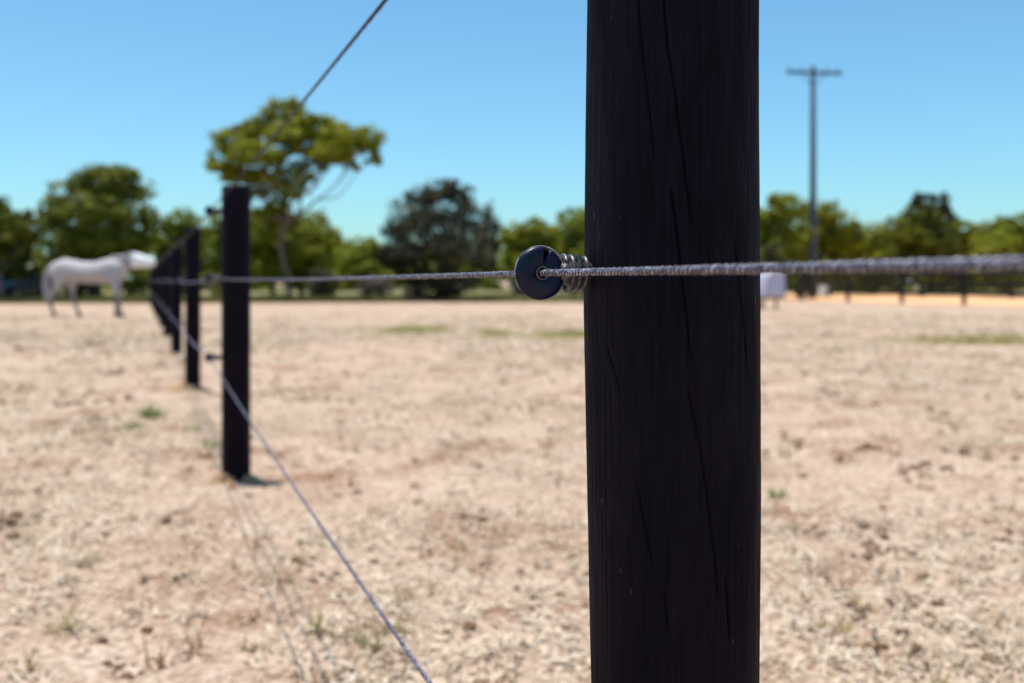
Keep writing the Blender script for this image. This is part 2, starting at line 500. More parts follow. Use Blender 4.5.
def post_surface(u, v, r):
    """(angle in the post's own frame, height) where a photo ray meets the near post"""
    d = ray(u, v); o = Vector((0, 0, H))
    a = d.x ** 2 + d.y ** 2
    bx, by = o.x - P1.x, o.y - P1.y
    b = d.x * bx + d.y * by
    cc = bx * bx + by * by - r * r
    disc = max(b * b - a * cc, 0)
    t = (-b - math.sqrt(disc)) / a
    p = o + d * t
    th = (math.atan2(p.y - P1.y, p.x - P1.x) - PHI) % (2 * math.pi)
    return th, p.z
R1 = 0.0695
crack_px = [
 ([(638, -40), (639, 20), (642, 50), (651, 123), (655, 160)], 0.003, 0.0005),
 ([(662, -60), (664, 0), (667, 44), (674, 81), (690, 202), (693, 222)], 0.0035, 0.0006),
 ([(671, 185), (678, 230), (681, 257), (685, 300)], 0.004, 0.0007),
 ([(685, 278), (690, 345), (695, 366)], 0.003, 0.0005),
 ([(687, 383), (701, 449), (716, 567), (719, 600)], 0.0035, 0.0006),
 ([(633, 480), (649, 557), (651, 566)], 0.003, 0.0005),
 ([(661, 590), (666, 634)], 0.003, 0.0005),
 ([(726, 575), (731, 645)], 0.0035, 0.0007),
 ([(605, 342), (620, 395)], 0.003, 0.0007),
 ([(736, 240), (746, 330), (749, 380)], 0.003, 0.0007),
]
cracks = [([post_surface(u, v, R1) for u, v in pts], dpt, w) for pts, dpt, w in crack_px]

# --- insulator (local: +x out of the post, +y along the rope towards the camera)
def disc_mesh():
    rd = 0.0209
    prof = [(0.0046, -0.001), (0.0046, 0.0042), (0.007, 0.0046), (0.012, 0.0048), (0.0165, 0.0044), (0.0193, 0.0034), (0.0205, 0.0018), (rd, 0.0),
            (0.0205, -0.0018), (0.0192, -0.0032), (0.012, -0.0042), (0.0046, -0.004)]
    n = 120
    slit = R(84)
    V = []
    for k in range(n + 1):
        beta = k / n * (2 * math.pi - 0.40) + 0.39        # clockwise from the slit as seen from the camera
        al = slit - beta
        frac = beta / (2 * math.pi)
        rec = 0.0060 * max(0.0, 1 - frac * 1.9) ** 1.3
        for (rad, yy) in prof:
            y2 = yy - rec * (1.0 if yy > -0.002 else 0.55)
            V.append((-rad * math.cos(al), y2, rad * math.sin(al)))
    m = len(prof); Fc = []
    for k in range(n):
        for q in range(m):
            q2 = (q + 1) % m
            Fc.append((k * m + q, k * m + q2, (k + 1) * m + q2, (k + 1) * m + q))
    Fc.append(tuple(range(m))[::-1]); Fc.append(tuple(n * m + q for q in range(m)))
    return V, Fc

def torus_pts(rad, n=40, y=0.0):
    return [(rad * math.cos(2 * math.pi * k / n), y, rad * math.sin(2 * math.pi * k / n)) for k in range(n + 1)]

def make_insulator(parent, z, standoff, r_post):
    V, Fc = disc_mesh()
    d = mesh_obj('insulator', V, Fc, M['disc'], parent, True)
    for p in d.data.polygons:
        p.use_smooth = len(p.vertices) == 4
    d.location = (standoff, 0, z)
    bk = bmesh.new(); bmesh.ops.create_cone(bk, cap_ends=True, segments=48, radius1=0.0190, radius2=0.0190, depth=0.002, matrix=Matrix.Translation((0, -0.0052, 0)) @ Matrix.Rotation(R(90), 4, 'X'))
    from_bm('slot_shade', bk, M['black'], d)  # dark disc added behind the slot to paint its shade
    tube('hub_ring', torus_pts(0.0047, 32, 0.0050), 0.0010, M['galv'], d, 8)
    tube('rim_glint', torus_pts(0.0206, 72, 0.0002), 0.0006, M['edge_glint'], d, 6)  # added ring, the bevel's highlight put into its colour
    # shaft from the rim into the timber
    x0, x1 = -0.0185, -(standoff - r_post) - 0.03
    P = np.array([[x0 + 0.003, -0.001, 0.0], [x0 - 0.001, -0.003, 0.0], [x0 - 0.007, -0.008, 0], [x1, -0.010, 0]])
    tube('screw_shaft', P, [0.0055, 0.0085, 0.0095, 0.0075], M['galv'], d, 18)
    n = 130; t = np.linspace(0, 1, n)
    xs = x0 - 0.0045 - t * 0.020
    a = 2 * np.pi * 3.4 * t + 0.6
    rad = 0.0138 - 0.0020 * t
    P = np.stack([xs, np.cos(a) * rad * 0.75 - 0.010, np.sin(a) * rad], -1)
    tube('thread_coil', P, 0.0020, M['galv'], d, 8)
    return d

def copy_tree(o, parent):
    c = o.copy(); C.objects.link(c); c.parent = parent
    for ch in list(o.children):
        copy_tree(ch, c)
    return c

post_labels = [
 'near black timber fence post in sharp focus filling the foreground',
 'second nearest black fence post, standing whole left of the sharp foreground post',
 'third fence post in the row, just left of the second, orange earth at its foot',
 'fourth fence post in the row, partly hidden behind the third',
 'fifth fence post in the receding row left of the tall tree',
 'sixth fence post in the receding row left of the tall tree',
 'seventh fence post in the receding row left of the tall tree',
 'eighth fence post, small in the overlapping far part of the row',
 'ninth fence post, small in the overlapping far part of the row',
 'tenth fence post, last but one before the row ends',
 'farthest fence post in the row, near the white head of the horse']
post_pos = []
V2, Q2 = post_mesh('post', 0.0635, 1.30, 48, 60, 2)
proto_timber = None; proto_ins = None
for k in range(NPOST):
    p = P1 + FD * (SPACING * k)
    post_pos.append(p)
    root = empty('fence_post', p, PHI)
    tag(root, post_labels[k], 'fence post', 'fence posts in the receding row')
    if k == 0:
        V, Q = post_mesh('post', R1, 1.31, 560, 330, 1, cracks, prof=[(-.35, .90, .004), (.54, .945, .002), (.70, .975, .001), (.85, 1.0, -.0008), (1.10, .99, 0), (1.31, .97, 0)])
        np_mesh('timber', V, Q, M['post'], root, True)
        for q in range(3):
            ins = make_insulator(root, hang(q, 0), STAND, R1)
        proto_ins = ins
    else:
        if proto_timber is None:
            proto_timber = np_mesh('timber', V2, Q2, M['post'], root, True)
            tb = proto_timber
        else:
            tb = proto_timber.copy(); C.objects.link(tb); tb.parent = root
            tb.rotation_euler = (0, 0, k * 1.3)
            tb.scale = (1 + 0.04 * math.sin(k * 2.1), 1 + 0.04 * math.sin(k * 2.1), 1 + 0.012 * math.sin(k * 3.7))
        for q in range(3):
            c = copy_tree(proto_ins, root)
            c.location = (STAND, 0, hang(q, k))

# --- ropes
def make_rope(q, label):
    pts = []; ss = []
    s_list = [-2.4] + [SPACING * k for k in range(NPOST)]
    zz = [{0: ztop, 1: zmid, 2: zbot}[q](-2.4)] + [hang(q, k) for k in range(NPOST)]
    sag = [0.0] + [0.006 if q == 1 else 0.012] + [0.02] * (NPOST - 2)
    out = []
    for k in range(len(s_list) - 1):
        L = s_list[k + 1] - s_list[k]
        step = (0.0018 if q == 1 and k == 0 else 0.0025) if k <= 1 else 0.05
        n = max(2, int(L / step))
        for t in np.arange(n) / n:
            s = s_list[k] + L * t
            p = P1 + NL * STAND + FD * s
            out.append((p.x, p.y, zz[k] + (zz[k + 1] - zz[k]) * t - sag[k] * 4 * t * (1 - t), s))
    p = P1 + NL * STAND + FD * s_list[-1]
    out.append((p.x, p.y, zz[-1], s_list[-1]))
    out = np.array(out)
    P, S = out[:, :3], out[:, 3]
    org = P[0].copy()
    root = empty('fence_rope', tuple(org))
    tag(root, label, 'rope', 'ropes strung along the fence')
    P = P - org
    fine = S < SPACING + 0.02
    # far stretch and core as one tube
    V, Q = tube_np(P, np.where(fine, 0.0014, 0.0028), 6)
    np_mesh('core', V, Q, M['rope_core'], root, True)
    Pf, Sf = P[fine], S[fine]
    T, SD, U = frames(Pf)
    NS = 4
    lay = 0.0095
    for st in range(NS):
        jit = (fbm(Sf * 90 + q * 5, Sf * 0 + 2.0, 3) - 0.5) * 1.5
        a = 2 * np.pi * (Sf / lay + st / NS) + jit
        rj = 0.00165 * (0.86 + 0.28 * vnoise(Sf * 260 + st * 37, Sf * 0 + 5.0))[:, None]
        Ps = Pf + rj * (np.cos(a)[:, None] * SD + np.sin(a)[:, None] * U)
        V, Q = tube_np(Ps, 0.00125, 5)
        np_mesh('strand', V, Q, (M['rope_dark'] if st % 2 else M['rope_shaded']) if q == 0 else (M['rope'] if st % 2 else M['rope_dark']), root, True)
    far = S >= SPACING - 0.01
    V, Q = tube_np(P[far], 0.0032, 6)
    np_mesh('far_stretch', V, Q, M['rope_shaded'] if q == 0 else M['rope_far'], root, True)
make_rope(0, 'highest of the three fence ropes, rising against the sky to the top')
make_rope(1, 'twisted pale rope at mid height crossing in front of the near post')
make_rope(2, 'lowest of the three fence ropes, slanting down over dry grass')

# ------------------------------------------------------------------ ground cover
def blades(px, py, pz, length, width, lean, az, tint, curl=0.25):
    """one bent two-quad blade per entry"""
    n = len(px)
    d = np.stack([np.cos(az), np.sin(az)], -1)
    sd = np.stack([-d[:, 1], d[:, 0], np.zeros(n)], -1)
    base = np.stack([px, py, pz], -1)
    def along(f, extra):
        l = np.clip(lean + extra, 0, 1.62)
        return np.concatenate([d * (np.sin(l) * length * f)[:, None], (np.cos(l) * length * f)[:, None]], -1)
    tip = base + along(0.55, 0) + along(0.45, curl)
    w = (width / 2)[:, None]
    V = np.stack([base - sd * w, base + sd * w, tip + sd * w * 0.35, tip - sd * w * 0.35], 1).reshape(-1, 3)
    return V, np.arange(n * 4).reshape(-1, 4), np.repeat(tint, 4)

def scatter(n, y0, y1, power):
    """points in the wedge in front of the camera, denser near it"""
    t = rng.random(n)
    y = (y0 ** power + t * (y1 ** power - y0 ** power)) ** (1 / power)
    x = (rng.random(n) * 2 - 1) * (0.62 * y + 0.6)
    return x, y

# matted tufts
nt_ = 44000
tx, ty = scatter(nt_, 1.7, 26, 0.9)
dens = fbm(tx * 1.7 + 3, ty * 1.7 + 8, 3)
bare = lambda x, y: np.clip((fbm(x * 0.62 + 71, y * 0.45 + 13, 4) - 0.36) * 7, 0.06, 1)
keep = rng.random(nt_) < np.clip((dens - 0.30) * 3.4, 0.10, 1) * bare(tx, ty)
tx, ty, dens = tx[keep], ty[keep], dens[keep]
nb = 12
far_k = np.clip(ty / 6, 1, 2.6)
size = (0.6 + 0.8 * rng.random(len(tx)))
bx = np.repeat(tx, nb) + rng.normal(0, 0.022, len(tx) * nb) * np.repeat(size * far_k, nb)
by = np.repeat(ty, nb) + rng.normal(0, 0.022, len(tx) * nb) * np.repeat(size * far_k, nb)
N = len(bx)
tint = np.clip(np.repeat(rng.normal(0.58, 0.27, len(tx)), nb) + rng.normal(0, 0.18, N), 0, 1)
V, Q, tn = blades(bx, by, ground_z(bx, by) - 0.003, np.repeat(size * far_k ** 0.5, nb) * (0.018 + 0.048 * rng.random(N) ** 1.4),
                  (0.004 + 0.005 * rng.random(N)) * np.repeat(far_k, nb), 0.5 + 0.95 * rng.random(N) ** 0.6, rng.random(N) * 6.283, tint, 0.4)
o = np_mesh('dry_grass', V, Q, M['straw'], tint=tn)
tag(o, 'short dry straw coloured grass matted over the paddock', 'grass', kind='stuff')
# loose straw lying flat
n = 90000
sx, sy = scatter(n, 1.7, 22, 0.9)
keep = rng.random(n) < bare(sx, sy)
sx, sy = sx[keep], sy[keep]; n = len(sx)
fk = np.clip(sy / 6, 1, 2.4)
V, Q, tn = blades(sx, sy, ground_z(sx, sy) + 0.004 + 0.012 * rng.random(n), (0.012 + 0.026 * rng.random(n) ** 1.5) * fk ** 0.5, (0.004 + 0.007 * rng.random(n)) * fk,
                  1.35 + 0.22 * rng.random(n), rng.random(n) * 6.283, np.clip(rng.normal(0.76, 0.24, n), 0, 1), 0.05)
o = np_mesh('loose_straw', V, Q, M['straw'], tint=tn)
tag(o, 'loose pale straw lying flat on the dry ground', 'straw', kind='stuff')

# withered brown and olive weeds between the straw
nw = 900
wx, wy = scatter(nw, 1.8, 20, 1.0)
nb2 = 16
N = nw * nb2
bx = np.repeat(wx, nb2) + rng.normal(0, 0.018, N); by = np.repeat(wy, nb2) + rng.normal(0, 0.018, N)
V, Q, tn = blades(bx, by, ground_z(bx, by) - 0.003, (0.02 + 0.05 * rng.random(N)) * np.repeat(0.6 + 0.7 * rng.random(nw), nb2), 0.004 + 0.005 * rng.random(N), 0.2 + 1.1 * rng.random(N), rng.random(N) * 6.283,
                  np.clip(np.repeat(rng.random(nw), nb2) + rng.normal(0, 0.07, N), 0, 1), 0.4)
o = np_mesh('withered_weeds', V, Q, M['withered'], tint=tn)
tag(o, 'small withered brown and olive weeds among the straw', 'weeds', kind='stuff')

# dark earth clods
def clods():
    bmt = bmesh.new(); bmesh.ops.create_icosphere(bmt, subdivisions=2, radius=1.0)
    base = np.array([v.co[:] for v in bmt.verts]); fc = np.array([[v.index for v in f.verts] for f in bmt.faces]); bmt.free()
    spots = [(893, 533, 9), (863, 557, 9), (893, 558, 13), (905, 608, 12), (875, 623, 9), (928, 650, 12), (976, 637, 9), (881, 666, 10), (815, 529, 9),
             (852, 530, 7), (1000, 655, 8), (935, 410, 7), (870, 450, 9), (950, 452, 9), (920, 470, 7), (940, 468, 8), (460, 450, 8), (440, 440, 7), (470, 521, 8),
             (430, 553, 6), (520, 590, 9), (300, 565, 9), (328, 575, 8), (182, 574, 6), (20, 520, 12), (5, 522, 10), (40, 490, 7), (110, 400, 7), (120, 372, 7),
             (100, 420, 8), (95, 432, 8), (60, 405, 7), (640, 420, 6), (800, 440, 6), (830, 395, 6), (150, 575, 7), (140, 670, 9), (120, 660, 8), (560, 480, 7), (548, 445, 6), (20, 350, 6), (90, 345, 7), (985, 500, 6), (1010, 540, 8)]
    parts = []
    for (u, v, s) in spots:
        p = on_ground(u, v)
        m = p.y / F
        for q in range(8):
            parts.append((p.x + rng.normal(0, s * 1.1) * m, p.y + rng.normal(0, s * 2.2) * m, s * m * (0.22 + 0.36 * rng.random())))
    rx, ry = scatter(1100, 1.8, 18, 1.0)
    for x, y in zip(rx, ry):
        parts.append((x, y, 0.006 + 0.016 * rng.random() ** 2))
    VV, QQ, off = [], [], 0
    for (x, y, s) in parts:
        nrm = base * (1 + 0.28 * (rng.random((len(base), 1)) - 0.5))
        a = rng.random() * 6.28
        q = nrm * np.array([s * (0.8 + 0.5 * rng.random()), s * (0.8 + 0.5 * rng.random()), s * (0.45 + 0.25 * rng.random())])
        q = np.stack([q[:, 0] * math.cos(a) - q[:, 1] * math.sin(a), q[:, 0] * math.sin(a) + q[:, 1] * math.cos(a), q[:, 2]], -1)
        q += np.array([x, y, float(ground_z(np.array([x]), np.array([y]))[0]) + s * 0.22])
        VV.append(q); QQ.append(fc + off); off += len(q)
    o = np_mesh('dirt_clods', np.concatenate(VV), np.concatenate(QQ), M['clod'], smooth=True)
    tag(o, 'dark brown clods of earth and dung scattered on the paddock', 'earth', kind='stuff')
clods()

# green weed tufts and far green patches
def weed(u, v, rad, n, hgt, label):
    p = on_ground(u, v)
    gz = float(ground_z(np.array([p.x]), np.array([p.y]))[0])
    a = rng.random(n) * 6.283; r_ = rad * np.sqrt(rng.random(n))
    x, y = np.cos(a) * r_, np.sin(a) * r_
    V, Q, tn = blades(x, y, np.full(n, -0.004), hgt * (0.5 + 0.7 * rng.random(n)), 0.006 + 0.007 * rng.random(n), 0.15 + 0.8 * rng.random(n), a + rng.normal(0, 0.6, n), rng.random(n), 0.45)
    o = np_mesh('weed_tuft', V, Q, M['green'], tint=tn)
    o.location = (p.x, p.y, gz)
    tag(o, label, 'weed', 'green weeds in the dry grass')
weed(150, 417, 0.045, 130, 0.10, 'green weed tuft left of the two nearest left posts')
weed(131, 428, 0.06, 70, 0.05, 'low pale green weed just left of the larger green tuft')
weed(777, 498, 0.03, 45, 0.04, 'small yellow green weed right beside the near post')
weed(212, 445, 0.04, 50, 0.05, 'small green weed left of the second post near its foot')
weed(192, 432, 0.04, 40, 0.045, 'small green weed between the second and third posts')

def green_patch(u0, u1, v, depth, n, label):
    a, b = on_ground(u0, v), on_ground(u1, v)
    n = int(n)
    r1, th = np.abs(rng.normal(0, 0.55, n)), rng.random(n) * 6.283
    x = (a.x + b.x) / 2 + (b.x - a.x) / 2 * r1 * np.cos(th)
    y = a.y + depth * r1 * np.sin(th)
    keep = rng.random(n) < np.clip(fbm(x * 1.2, y * 0.8, 3) * 2.6 - 0.6, 0.05, 1)
    x, y = x[keep], y[keep]; m = len(x)
    V, Q, tn = blades(x, y, ground_z(x, y) - 0.002, 0.05 + 0.07 * rng.random(m), 0.016 + 0.014 * rng.random(m), 0.3 + 0.8 * rng.random(m), rng.random(m) * 6.283, 0.45 + 0.55 * rng.random(m), 0.3)
    o = np_mesh('green_grass', V, Q, M['yellow_green'], tint=tn)
    tag(o, label, 'grass', kind='stuff')
green_patch(382, 442, 332, 0.9, 5000, 'bright green grass patch below the dark round bush')
green_patch(475, 512, 335, 0.6, 1500, 'faint green grass patch left of the insulator disc')
green_patch(530, 612, 336, 0.8, 4500, 'green grass patch against the left edge of the near post')
green_patch(905, 1050, 341, 0.8, 6000, 'long green grass strip right of the near post')

# long grass along the far edge of the paddock
n = 75000
x = -32 + 44 * rng.random(n); y = np.interp(x, [-20, -10, -4, 6, 10.9], [38.6, 39.4, 40.4, 40.8, 44.8]) + 12 * rng.random(n) ** 1.6
keep = rng.random(n) < np.clip(fbm(x * 0.5, y * 0.5, 3) * 3 - 0.9, 0.08, 1)
x, y = x[keep], y[keep]; n = len(x)
V, Q, tn = blades(x, y, np.full(n, -0.01), (0.10 + 0.30 * rng.random(n)) * (0.4 + fbm(x * 0.4 + 50, y * 0.4, 2)), 0.02 + 0.02 * rng.random(n), 0.1 + 0.6 * rng.random(n), rng.random(n) * 6.283, rng.random(n) * np.clip(0.3 + fbm(x * 0.3, y * 0.3 + 9, 2), 0, 1), 0.4)
o = np_mesh('long_grass', V, Q, M['verge_grass'], tint=tn)
tag(o, 'long olive and khaki grass along the far edge of the paddock', 'grass', kind='stuff')

# orange earth heaped round the left posts
def mound(k, rx, ry, h, dx):
    p = post_pos[k]
    n, m = 9, 28
    V = [(0, 0, h)]; Fc = []
    for i in range(1, n + 1):
        t = i / n
        for j in range(m):
            a = 2 * math.pi * j / m
            w = 1 + 0.25 * math.sin(3 * a + k) + 0.15 * math.sin(5 * a + 2 * k)
            V.append((rx * t * w * math.cos(a), ry * t * w * math.sin(a), h * (1 - t * t) ** 1.3 - 0.03 * t + 0.008 * math.sin(9 * a + i)))
    for j in range(m):
        Fc.append((0, 1 + j, 1 + (j + 1) % m))
    for i in range(n - 1):
        for j in range(m):
            Fc.append((1 + i * m + j, 1 + (i + 1) * m + j, 1 + (i + 1) * m + (j + 1) % m, 1 + i * m + (j + 1) % m))
    o = mesh_obj('dirt_mound', V, Fc, M['orange_soil'], None, True)
    o.location = (p.x + dx, p.y - 0.02, 0.004)
    tag(o, kind='structure')
mound(1, 0.13, 0.10, 0.035, -0.02)
mound(2, 0.20, 0.22, 0.05, -0.05)
mound(3, 0.20, 0.22, 0.05, -0.03)
mound(4, 0.18, 0.2, 0.045, 0)

# ------------------------------------------------------------------ trees
def leaf_cloud(clumps, n, size, droop=0.0, base_tint=0.5):
    """clumps: (centre, radii). diamond leaves gathered in sprays near the surface of every clump"""
    vol = np.array([max(r) ** 2 for c, r in clumps]); vol = vol / vol.sum()
    cnt = np.maximum((vol * n).astype(int), 30)
    cs, nr, tn = [], [], []
    for (c, r), m in zip(clumps, cnt):
        ns = max(6, m // 22)
        d = rng.normal(size=(ns, 3)); d /= np.linalg.norm(d, axis=1)[:, None]
        d[:, 2] = np.where(d[:, 2] < 0, d[:, 2] * 0.55, d[:, 2])
        rad = 0.45 + 0.65 * rng.random(ns) ** 0.7
        sp = d * rad[:, None]
        idx = rng.integers(0, ns, m)
        pt = sp[idx] + rng.normal(0, 0.12, (m, 3))
        pt[:, 2] -= droop * rng.random(m) ** 2
        cs.append(pt * np.array(r) + np.array(c))
        nr.append(d[idx])
        st = rng.normal(0, 0.13, ns); ct = rng.normal(base_tint, 0.12)
        tn.append(np.clip(ct + st[idx] + rng.normal(0, 0.1, m), 0, 1))
    P = np.concatenate(cs); tn = np.concatenate(tn); nr = np.concatenate(nr)
    m = len(P)
    nl = nr * 0.5 + np.array([0, 0, 0.55]) + rng.normal(size=(m, 3)) * 0.55
    nl /= np.linalg.norm(nl, axis=1)[:, None]
    a = rng.normal(size=(m, 3)); a[:, 2] -= droop
    a = np.cross(nl, a); a /= np.linalg.norm(a, axis=1)[:, None]
    b = np.cross(nl, a)
    L = (size * (0.6 + 0.8 * rng.random(m)))[:, None]
    W = L * (0.28 + 0.16 * rng.random((m, 1)))
    V = np.stack([P - a * L * 0.5, P + b * W, P + a * L * 0.5, P - b * W], 1).reshape(-1, 3)
    Q = np.arange(m * 4).reshape(-1, 4)
    return V, Q, np.repeat(tn, 4)

def limb(p0, p1, r0, r1, bend, n=9):
    t = np.linspace(0, 1, n)[:, None]
    p0, p1 = np.array(p0, float), np.array(p1, float)
    off = rng.normal(0, bend, 3); off2 = rng.normal(0, bend * 0.5, 3)
    P = p0 + (p1 - p0) * t + np.sin(np.pi * t) * off + np.sin(2 * np.pi * t) * off2
    return tube_np(P, np.linspace(r0, r1, n), 8)

def tree(name, label, cat, base, clumps, leaves, size, leafmat, trunk_r, bark, fork=None, droop=0.0, group=None, tint=0.5, lean=(0, 0), stems=1):
    """base world (x,y); clumps in world coordinates"""
    root = empty(name, (base[0], base[1], 0))
    tag(root, label, cat, group)
    B = np.array([base[0], base[1], 0.0])
    cl = [(np.array(c) - B, r) for c, r in clumps]
    zmin = min(c[2] for c, r in cl); cz = np.mean([c[2] for c, r in cl])
    parts = []
    fz = fork if fork else max(0.4, zmin * 0.75)
    for s in range(stems):
        f = np.array([lean[0] + rng.normal(0, 0.25) * (stems > 1), lean[1] + rng.normal(0, 0.2) * (stems > 1), fz])
        b0 = np.array([rng.normal(0, 0.15) * (stems > 1), rng.normal(0, 0.1) * (stems > 1), -0.25])
        parts.append(limb(b0, f, trunk_r, trunk_r * 0.72, 0.06 * fz))
        sub = sorted(cl[s::stems], key=lambda e: math.atan2(e[0][2] - fz, e[0][0] - f[0]))
        for a0 in range(0, len(sub), 4):
            grp = sub[a0:a0 + 4]
            cm = np.mean([c for c, r in grp], axis=0)
            hub = f + (cm - f) * 0.55 + np.array([0, 0, -0.05 * (cm[2] - fz)])
            parts.append(limb(f, hub, trunk_r * 0.55, trunk_r * 0.34, 0.22, 12))
            for (c, r) in grp:
                parts.append(limb(hub, c, trunk_r * 0.28, trunk_r * 0.07, 0.18, 10))
                for q in range(3):
                    e = c + rng.normal(size=3) * np.array(r) * 0.5
                    parts.append(limb(c * 0.8 + hub * 0.2, e, trunk_r * 0.10, trunk_r * 0.03, 0.08, 6))
    V, Q = join_np(parts)
    np_mesh('trunk', V, Q, bark, root, True)
    V, Q, tn = leaf_cloud(cl, leaves, size, droop, tint)
    np_mesh('crown', V, Q, leafmat, root, tint=tn)
    return root

def px_clumps(spec, y, jitter=1.0):
    """(u, v, half width px, half height px, extra depth) seen at distance y"""
    out = []
    for u, v, w, h, dy in spec:
        p = at(u, v, y + dy)
        k = (y + dy) / F
        out.append(((p.x, p.y, p.z), (w * k, (w + h) * 0.5 * k, h * k)))
    return out

# tall spreading gum
gum_y = 42.5
gum = [(236, 142, 22, 15, 0), (222, 162, 15, 18, -.4), (256, 155, 26, 14, -.9), (285, 112, 20, 14, .4), (290, 134, 26, 13, 0), (318, 132, 24, 15, .3), (266, 124, 16, 13, .8),
       (345, 138, 24, 16, -.2), (370, 142, 15, 17, .2), (332, 152, 22, 11, -.6), (238, 176, 20, 9, .5), (292, 190, 15, 11, .2), (262, 190, 12, 9, .6), (374, 160, 9, 8, 0), (352, 166, 8, 7, 0), (303, 164, 9, 9, .6),
       (250, 132, 15, 10, .3), (305, 118, 12, 9, -.3), (278, 206, 13, 9, -.3), (246, 198, 10, 8, .2), (322, 168, 8, 5, .4), (282, 168, 10, 10, .9), (228, 132, 9, 7, .3), (284, 150, 14, 9, .5), (302, 148, 12, 8, .2), (268, 172, 12, 8, 0), (335, 132, 14, 9, .5), (318, 158, 15, 8, .3), (342, 160, 11, 7, .2), (276, 180, 14, 9, .2), (300, 176, 11, 8, -.3), (256, 176, 12, 8, .2), (286, 222, 12, 12, .3), (270, 232, 12, 12, .6), (264, 214, 10, 9, 0)]
bp = on_ground(274, 302.5)
tree('gum_tree', 'tall spreading gum tree with open crown behind the second post', 'tree', (bp.x, gum_y), px_clumps(gum, gum_y), 30000, 0.17, M['leaf_olive'], 0.13, M['bark'], fork=3.3, droop=0.25, tint=0.62, lean=(0.15, 0))

# dark round bush
db = [(440, 212, 34, 26, 0), (412, 222, 26, 24, 0), (470, 222, 24, 26, .2), (400, 250, 20, 30, .3), (430, 248, 36, 30, -.8), (465, 252, 30, 30, -.5), (488, 240, 13, 26, 0), (440, 190, 22, 12, .3),
      (447, 282, 30, 16, -.4), (412, 276, 20, 16, 0), (484, 262, 14, 16, .2), (390, 258, 10, 16, .5), (425, 198, 18, 12, 0), (458, 196, 16, 14, .4), (440, 294, 24, 10, 0)]
bp = on_ground(443, 302)
tree('dark_bush', 'dark grey green rounded bush in the middle of the treeline', 'bush', (bp.x, bp.y + 1), px_clumps(db, bp.y + 1), 17000, 0.16, M['leaf_dark'], 0.16, M['dark_bark'], fork=0.8, tint=0.42, stems=3)

# left dense tree above the horse
lt = [(75, 200, 28, 18, 0), (105, 185, 34, 18, 0), (130, 190, 22, 18, .3), (60, 215, 20, 18, 0), (95, 212, 36, 20, -.8), (130, 215, 26, 22, -.2), (65, 240, 24, 20, .2), (100, 242, 40, 20, -.4), (138, 240, 20, 18, .3),
      (150, 222, 9, 14, .5), (112, 174, 26, 9, 0), (50, 222, 12, 14, .2), (78, 262, 30, 12, .6), (120, 262, 24, 12, .6)]
tree('broad_tree', 'broad lobed green tree rising behind the grey horse', 'tree', (at(98, 290, 46).x, 46), px_clumps(lt, 46), 24000, 0.17, M['leaf_deep'], 0.2, M['dark_bark'], fork=1.2, tint=0.6, stems=2)

def generic(u0, u1, top, bottom, y, n=11, seed=0):
    """clumps filling a rounded outline between pixel bounds"""
    r = np.random.default_rng(seed)
    cu, cv = (u0 + u1) / 2, (top + bottom) / 2
    hw, hh = (u1 - u0) / 2, (bottom - top) / 2
    out = []
    for k in range(n):
        a = k * 2.39996 + r.random() * 0.6; q = math.sqrt((k + 0.5) / n) * 0.72
        cw = hw * (0.26 + 0.26 * r.random()); ch = min(cw * (0.65 + 0.3 * r.random()), hh * 0.4)
        out.append((cu + q * hw * math.cos(a), cv + q * hh * math.sin(a), cw, ch, r.normal(0, hw * y / F * 0.3)))
    return px_clumps(out, y)

back = [
 # u0, u1, top, bottom, y, leaf, tint, label, stems
 (-45, 42, 192, 290, 41.5, 'deep', 0.30, 'dark shady tree at the left edge of the treeline', 2),
 (146, 216, 206, 286, 52, 'lime', 0.55, 'bright green bush behind the far end of the fence', 2),
 (206, 262, 186, 286, 56, 'olive', 0.50, 'green tree peeping out on both sides behind the second post', 1),
 (262, 346, 204, 284, 54, 'olive', 0.50, 'rounded green tree right behind the trunk of the gum tree', 2),
 (240, 304, 196, 284, 50, 'olive', 0.42, 'thin olive tree around the trunk of the gum tree', 1),
 (334, 402, 236, 292, 60, 'lime', 0.60, 'low bright bush between the gum tree and the dark bush', 2),
 (498, 560, 205, 292, 55, 'olive', 0.62, 'green tree just behind the insulator disc', 2),
 (540, 640, 190, 290, 58, 'lime', 0.52, 'taller green tree touching the left edge of the near post', 2),
 (640, 760, 188, 290, 62, 'olive', 0.50, 'green tree hidden mostly behind the near post', 2),
 (735, 822, 178, 286, 50, 'lime', 0.55, 'tall bright green tree at the right edge of the near post', 2),
 (788, 864, 194, 288, 58, 'olive', 0.52, 'green tree directly behind the utility pole', 2),
 (842, 900, 222, 290, 62, 'lime', 0.48, 'low olive bush right of the utility pole tree', 2),
 (886, 958, 196, 290, 56, 'deep', 0.35, 'dark twin peaked tree right of the utility pole', 2),
 (926, 990, 214, 290, 60, 'lime', 0.48, 'small olive tree right of the dark twin peaked tree', 2),
 (972, 1052, 206, 290, 52, 'lime', 0.50, 'rounded olive tree at the right edge of the photo', 2),
]
for k, (u0, u1, top, bot, y, lf, tint, lab, st) in enumerate(back):
    cl = generic(u0, u1, top, max(bot, 295), y, 20, 20 + k)
    cu = (u0 + u1) / 2
    area = (u1 - u0) * (bot - top) * (y / F) ** 2
    tree('treeline_tree', lab, 'tree', (at(cu, 290, y).x, y), cl, int(min(22000, 9600 + area * 330)), 0.18, M['leaf_' + lf], 0.16, M['dark_bark'], fork=0.9, tint=tint, group='trees along the paddock edge', stems=st)

